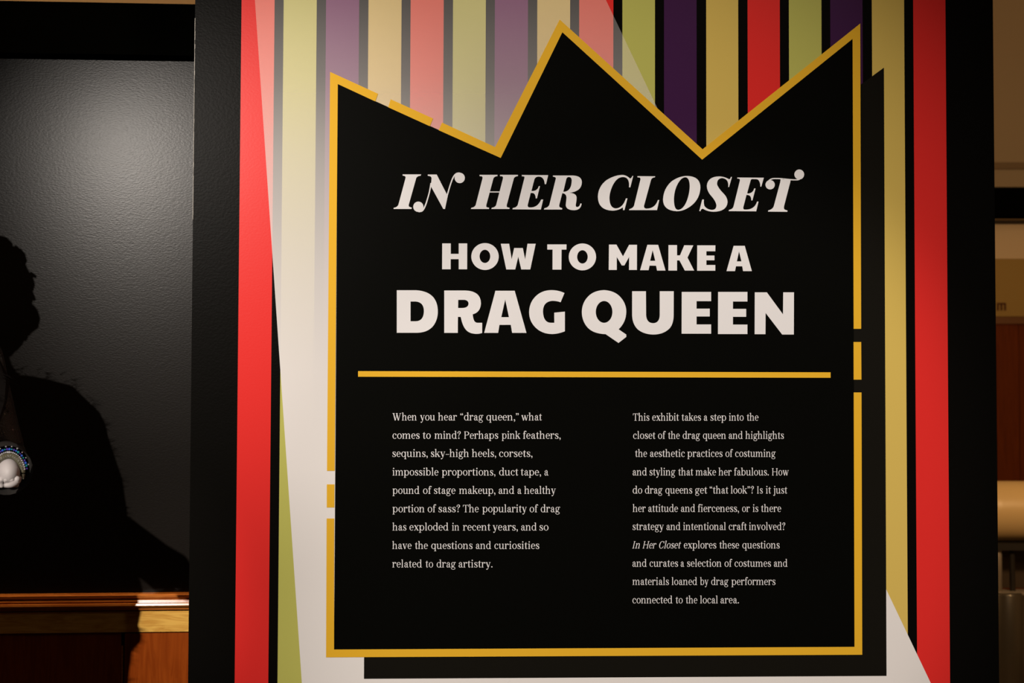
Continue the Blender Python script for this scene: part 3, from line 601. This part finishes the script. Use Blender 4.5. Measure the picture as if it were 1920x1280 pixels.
# curly wig
hc = shade_src(-42, 568); rw = (shade_src(62, 568) - hc).length
mb = MB()
mb.ball((cxx, cyy + .015, hc.z + .015), (rw * .84, rw * .92, rw * .86), 22, 14)
for k in range(150):
    d = Vector((random.gauss(0, 1), random.gauss(0, 1), random.gauss(0, 1))).normalized()
    if d.y < -.45 and d.z < .35: continue
    if d.z < -.9: continue
    p = Vector((cxx, cyy + .015, hc.z + .010)) + Vector((d.x * rw * .90, d.y * rw * .95, d.z * rw * .94)); q = random.uniform(.018, .032)
    mb.ball(p, (q, q, q * 1.1), 8, 6, fn=lambda e, s=k: 1 + .18 * noise.noise(e * 2.3 + Vector((s, 0, 0))))
    t = d.cross(Vector((random.random(), random.random(), random.random()))).normalized(); c2 = d.cross(t)
    mb.tube([p + d * (.010) + (t * math.cos(j * .9) + c2 * math.sin(j * .9)) * (.010 + j * .0012) + d * j * .0015 for j in range(8)], .0030, 5)
mb.build('wig', hairm, man, smooth=True)
# plinth
mb = MB().box((cxx - .42, cyy - .30, 0), (cxx + .42, cyy + .30, ZP - .02)).box((cxx - .43, cyy - .31, ZP - .02), (cxx + .43, cyy + .31, ZP))
pl = mb.build('display_plinth', plin); pl['label'] = 'low black display plinth under the mannequin at the alcove'; pl['category'] = 'plinth'
stand = MB().tube([(cxx, cyy, ZP), (cxx, cyy, ZP + .008)], .16, 32).tube([(cxx, cyy + .03, ZP), (cxx, cyy + .03, zsho - .66)], .012, 12)
stand.build('support_stand', mat('steel', (.5, .5, .5), .3, .5, metal=1.0), man)

# ================================================================== FAR RIGHT: strip of the room beyond
def far_box(name, x0, x1, y0, y1, near, far, m, parent=None, **kw):
    """a box whose front face spans the given pixel rectangle at depth `near`"""
    pl_ = Plane((0, near, 1.5), 0); a = pl_.at(x0, y1); b_ = pl_.at(x1, y0)
    return MB().box((a.x, near, a.z), (b_.x, far, b_.z)).build(name, m, parent, **kw)
tan = mat('tan_trim', (.50, .36, .20), .6, .3); dk = mat('dark_trim', (.05, .035, .022), .7, .2)
far_box('trim_3', 1700, 2500, 304, 316.5, 6.485, 6.5, mat('brown_trim', (.24, .17, .10), .7, .2), kind='structure')
far_box('trim_4', 1700, 2500, 350.5, 404.5, 6.30, 6.5, M['flat_black'], kind='structure')
far_box('trim_5', 1700, 2500, 405.5, 411.5, 6.42, 6.5, tan, kind='structure')
far_box('trim_6', 1700, 2500, 412, 420, 6.44, 6.5, dk, kind='structure')
pB = Plane((0, 6.44, 1.5), 0)
sg = thing('wall_sign', 'ochre lettered sign board with paler top band under the far black beam', 'sign', (pB.at(1960, 593).x, 6.47, pB.at(1960, 593).z))
far_box('top_band', 1780, 2200, 420.5, 485, 6.44, 6.495, mat('pale_tan', (.80, .63, .42), .6, .3), sg, label='paler tan top band')
far_box('sign_board', 1780, 2200, 485.3, 593, 6.445, 6.495, mat('ochre', (.42, .28, .08), .6, .3), sg)
def far_flat(loops, y):
    q = Plane((0, y, 1.5), 0); mb = MB()
    for sh in loops:
        P = [q.at(*p) for p in sh[0]]; mb.add(*prism(P, Vector((0, .002, 0))))
    return mb
sh = [[[(1868.5 + p[0] / 892 * 18.5, 582 - p[1] / 514 * 14.5) for p in lp] for lp in s_] for s_ in rect(40, 0, 200, 514) + rect(366, 0, 526, 514) + rect(692, 0, 852, 514) + rect(190, 400, 376, 514) + rect(516, 400, 702, 514)]
far_flat(sh, 6.443).build('lettering', mat('brown_ink', (.09, .022, .010), .7, .2), sg)
pw = Plane((0, 6.38, 1.5), 0)
cab = thing('wood_panelling', 'dark red-brown wood panelling below the ochre sign at the far right', 'panelling', (pw.at(1960, 700).x, 6.43, 0))
za, zb_, zc_ = pw.at(1960, 607).z, pw.at(1960, 594).z, 0
x0, x1 = pw.at(1780, 700).x, pw.at(2300, 700).x
MB().box((x0, 6.37, za), (x1, 6.5, zb_)).build('top_rail', mat('rail_brown', (.16, .06, .012), .4, .4), cab)
k = 0; x = x0
while x < x1 - .01:
    x2 = min(x + .105, x1); MB().box((x + .0015, 6.385 + .004 * (k % 2), 0.0), (x2 - .0015, 6.5, za)).build('board', M['far_mahogany'], cab); x = x2; k += 1

# bench back: tan padded roll on a dull metal frame
bp_ = Plane((0, 5.0, 1.5), 0)
vinyl = mat('tan_vinyl', (.86, .62, .29), .38, .5); steel = mat('dull_steel', (.50, .44, .36), .42, .5, metal=.5); smoke = mat('smoked_metal', (.10, .085, .062), .3, .9, metal=.5); drk = mat('dark_gap', (.02, .016, .012), .6, .3)
zt_, zb2 = bp_.at(1900, 905).z, bp_.at(1900, 1020).z; xa = bp_.at(1845, 960).x; xb = bp_.at(2190, 960).x
bench = thing('padded_bench', 'tan padded roll on a dull metal frame standing in front of the far wood panelling', 'bench', ((xa + xb) / 2, 5.05, 0))
rr = (zt_ - zb2) / 2; zc_ = (zt_ + zb2) / 2
mb = MB(); n = 28; pts = []; rad = []
for k in range(n + 1):
    t = k / n; e = min(t, 1 - t) * (xb - xa); pts.append((xa + (xb - xa) * t, 5.0 + rr, zc_)); rad.append(rr * (1 if e > .04 else max(.35, math.sqrt(max(0, 1 - (1 - e / .04) ** 2)))))
mb.tube(pts, rad, 36); mb.build('padded_roll', vinyl, bench, smooth=True)
def px_x(px): return bp_.at(px, 1100).x
def px_z(py): return bp_.at(1890, py).z
MB().box((px_x(1870), 5.02, px_z(1033)), (px_x(2170), 5.14, zb2 - .0)).build('gap_strip', drk, bench, label='dark strip for the shaded gap under the padded roll')  # solid dark strip standing in for the shade in the gap below the roll
for px in (1879, 2140):
    xx = px_x(px); r_ = px_x(1888) - px_x(1879)
    MB().tube([(xx, 5.05, px_z(1112)), (xx, 5.05, px_z(1026)), (xx, 5.05, px_z(1021))], [r_, r_, r_ * .72], 22).build('post', steel, bench, smooth=True)
    MB().tube([(xx + .030, 5.05, 0), (xx + .030, 5.05, px_z(1116)), (xx + .030, 5.05, px_z(1112))], [.052, .062, .058], 26).build('leg', smoke, bench, smooth=True)
MB().box((px_x(1872), 5.01, px_z(1116)), (px_x(2160), 5.09, px_z(1111))).build('cross_rail', steel, bench)
MB().box((px_x(1872), 5.15, px_z(1113)), (px_x(2165), 5.17, px_z(1026))).build('shade_board', mat('dark_brown', (.055, .036, .02), .6, .3), bench)  # dark sheet added as the shade between post and strut, hides the panelling
MB().tube([(px_x(1907), 5.05, px_z(1033)), (px_x(1908), 5.05, px_z(1112))], .010, 10).build('strut', drk, bench)
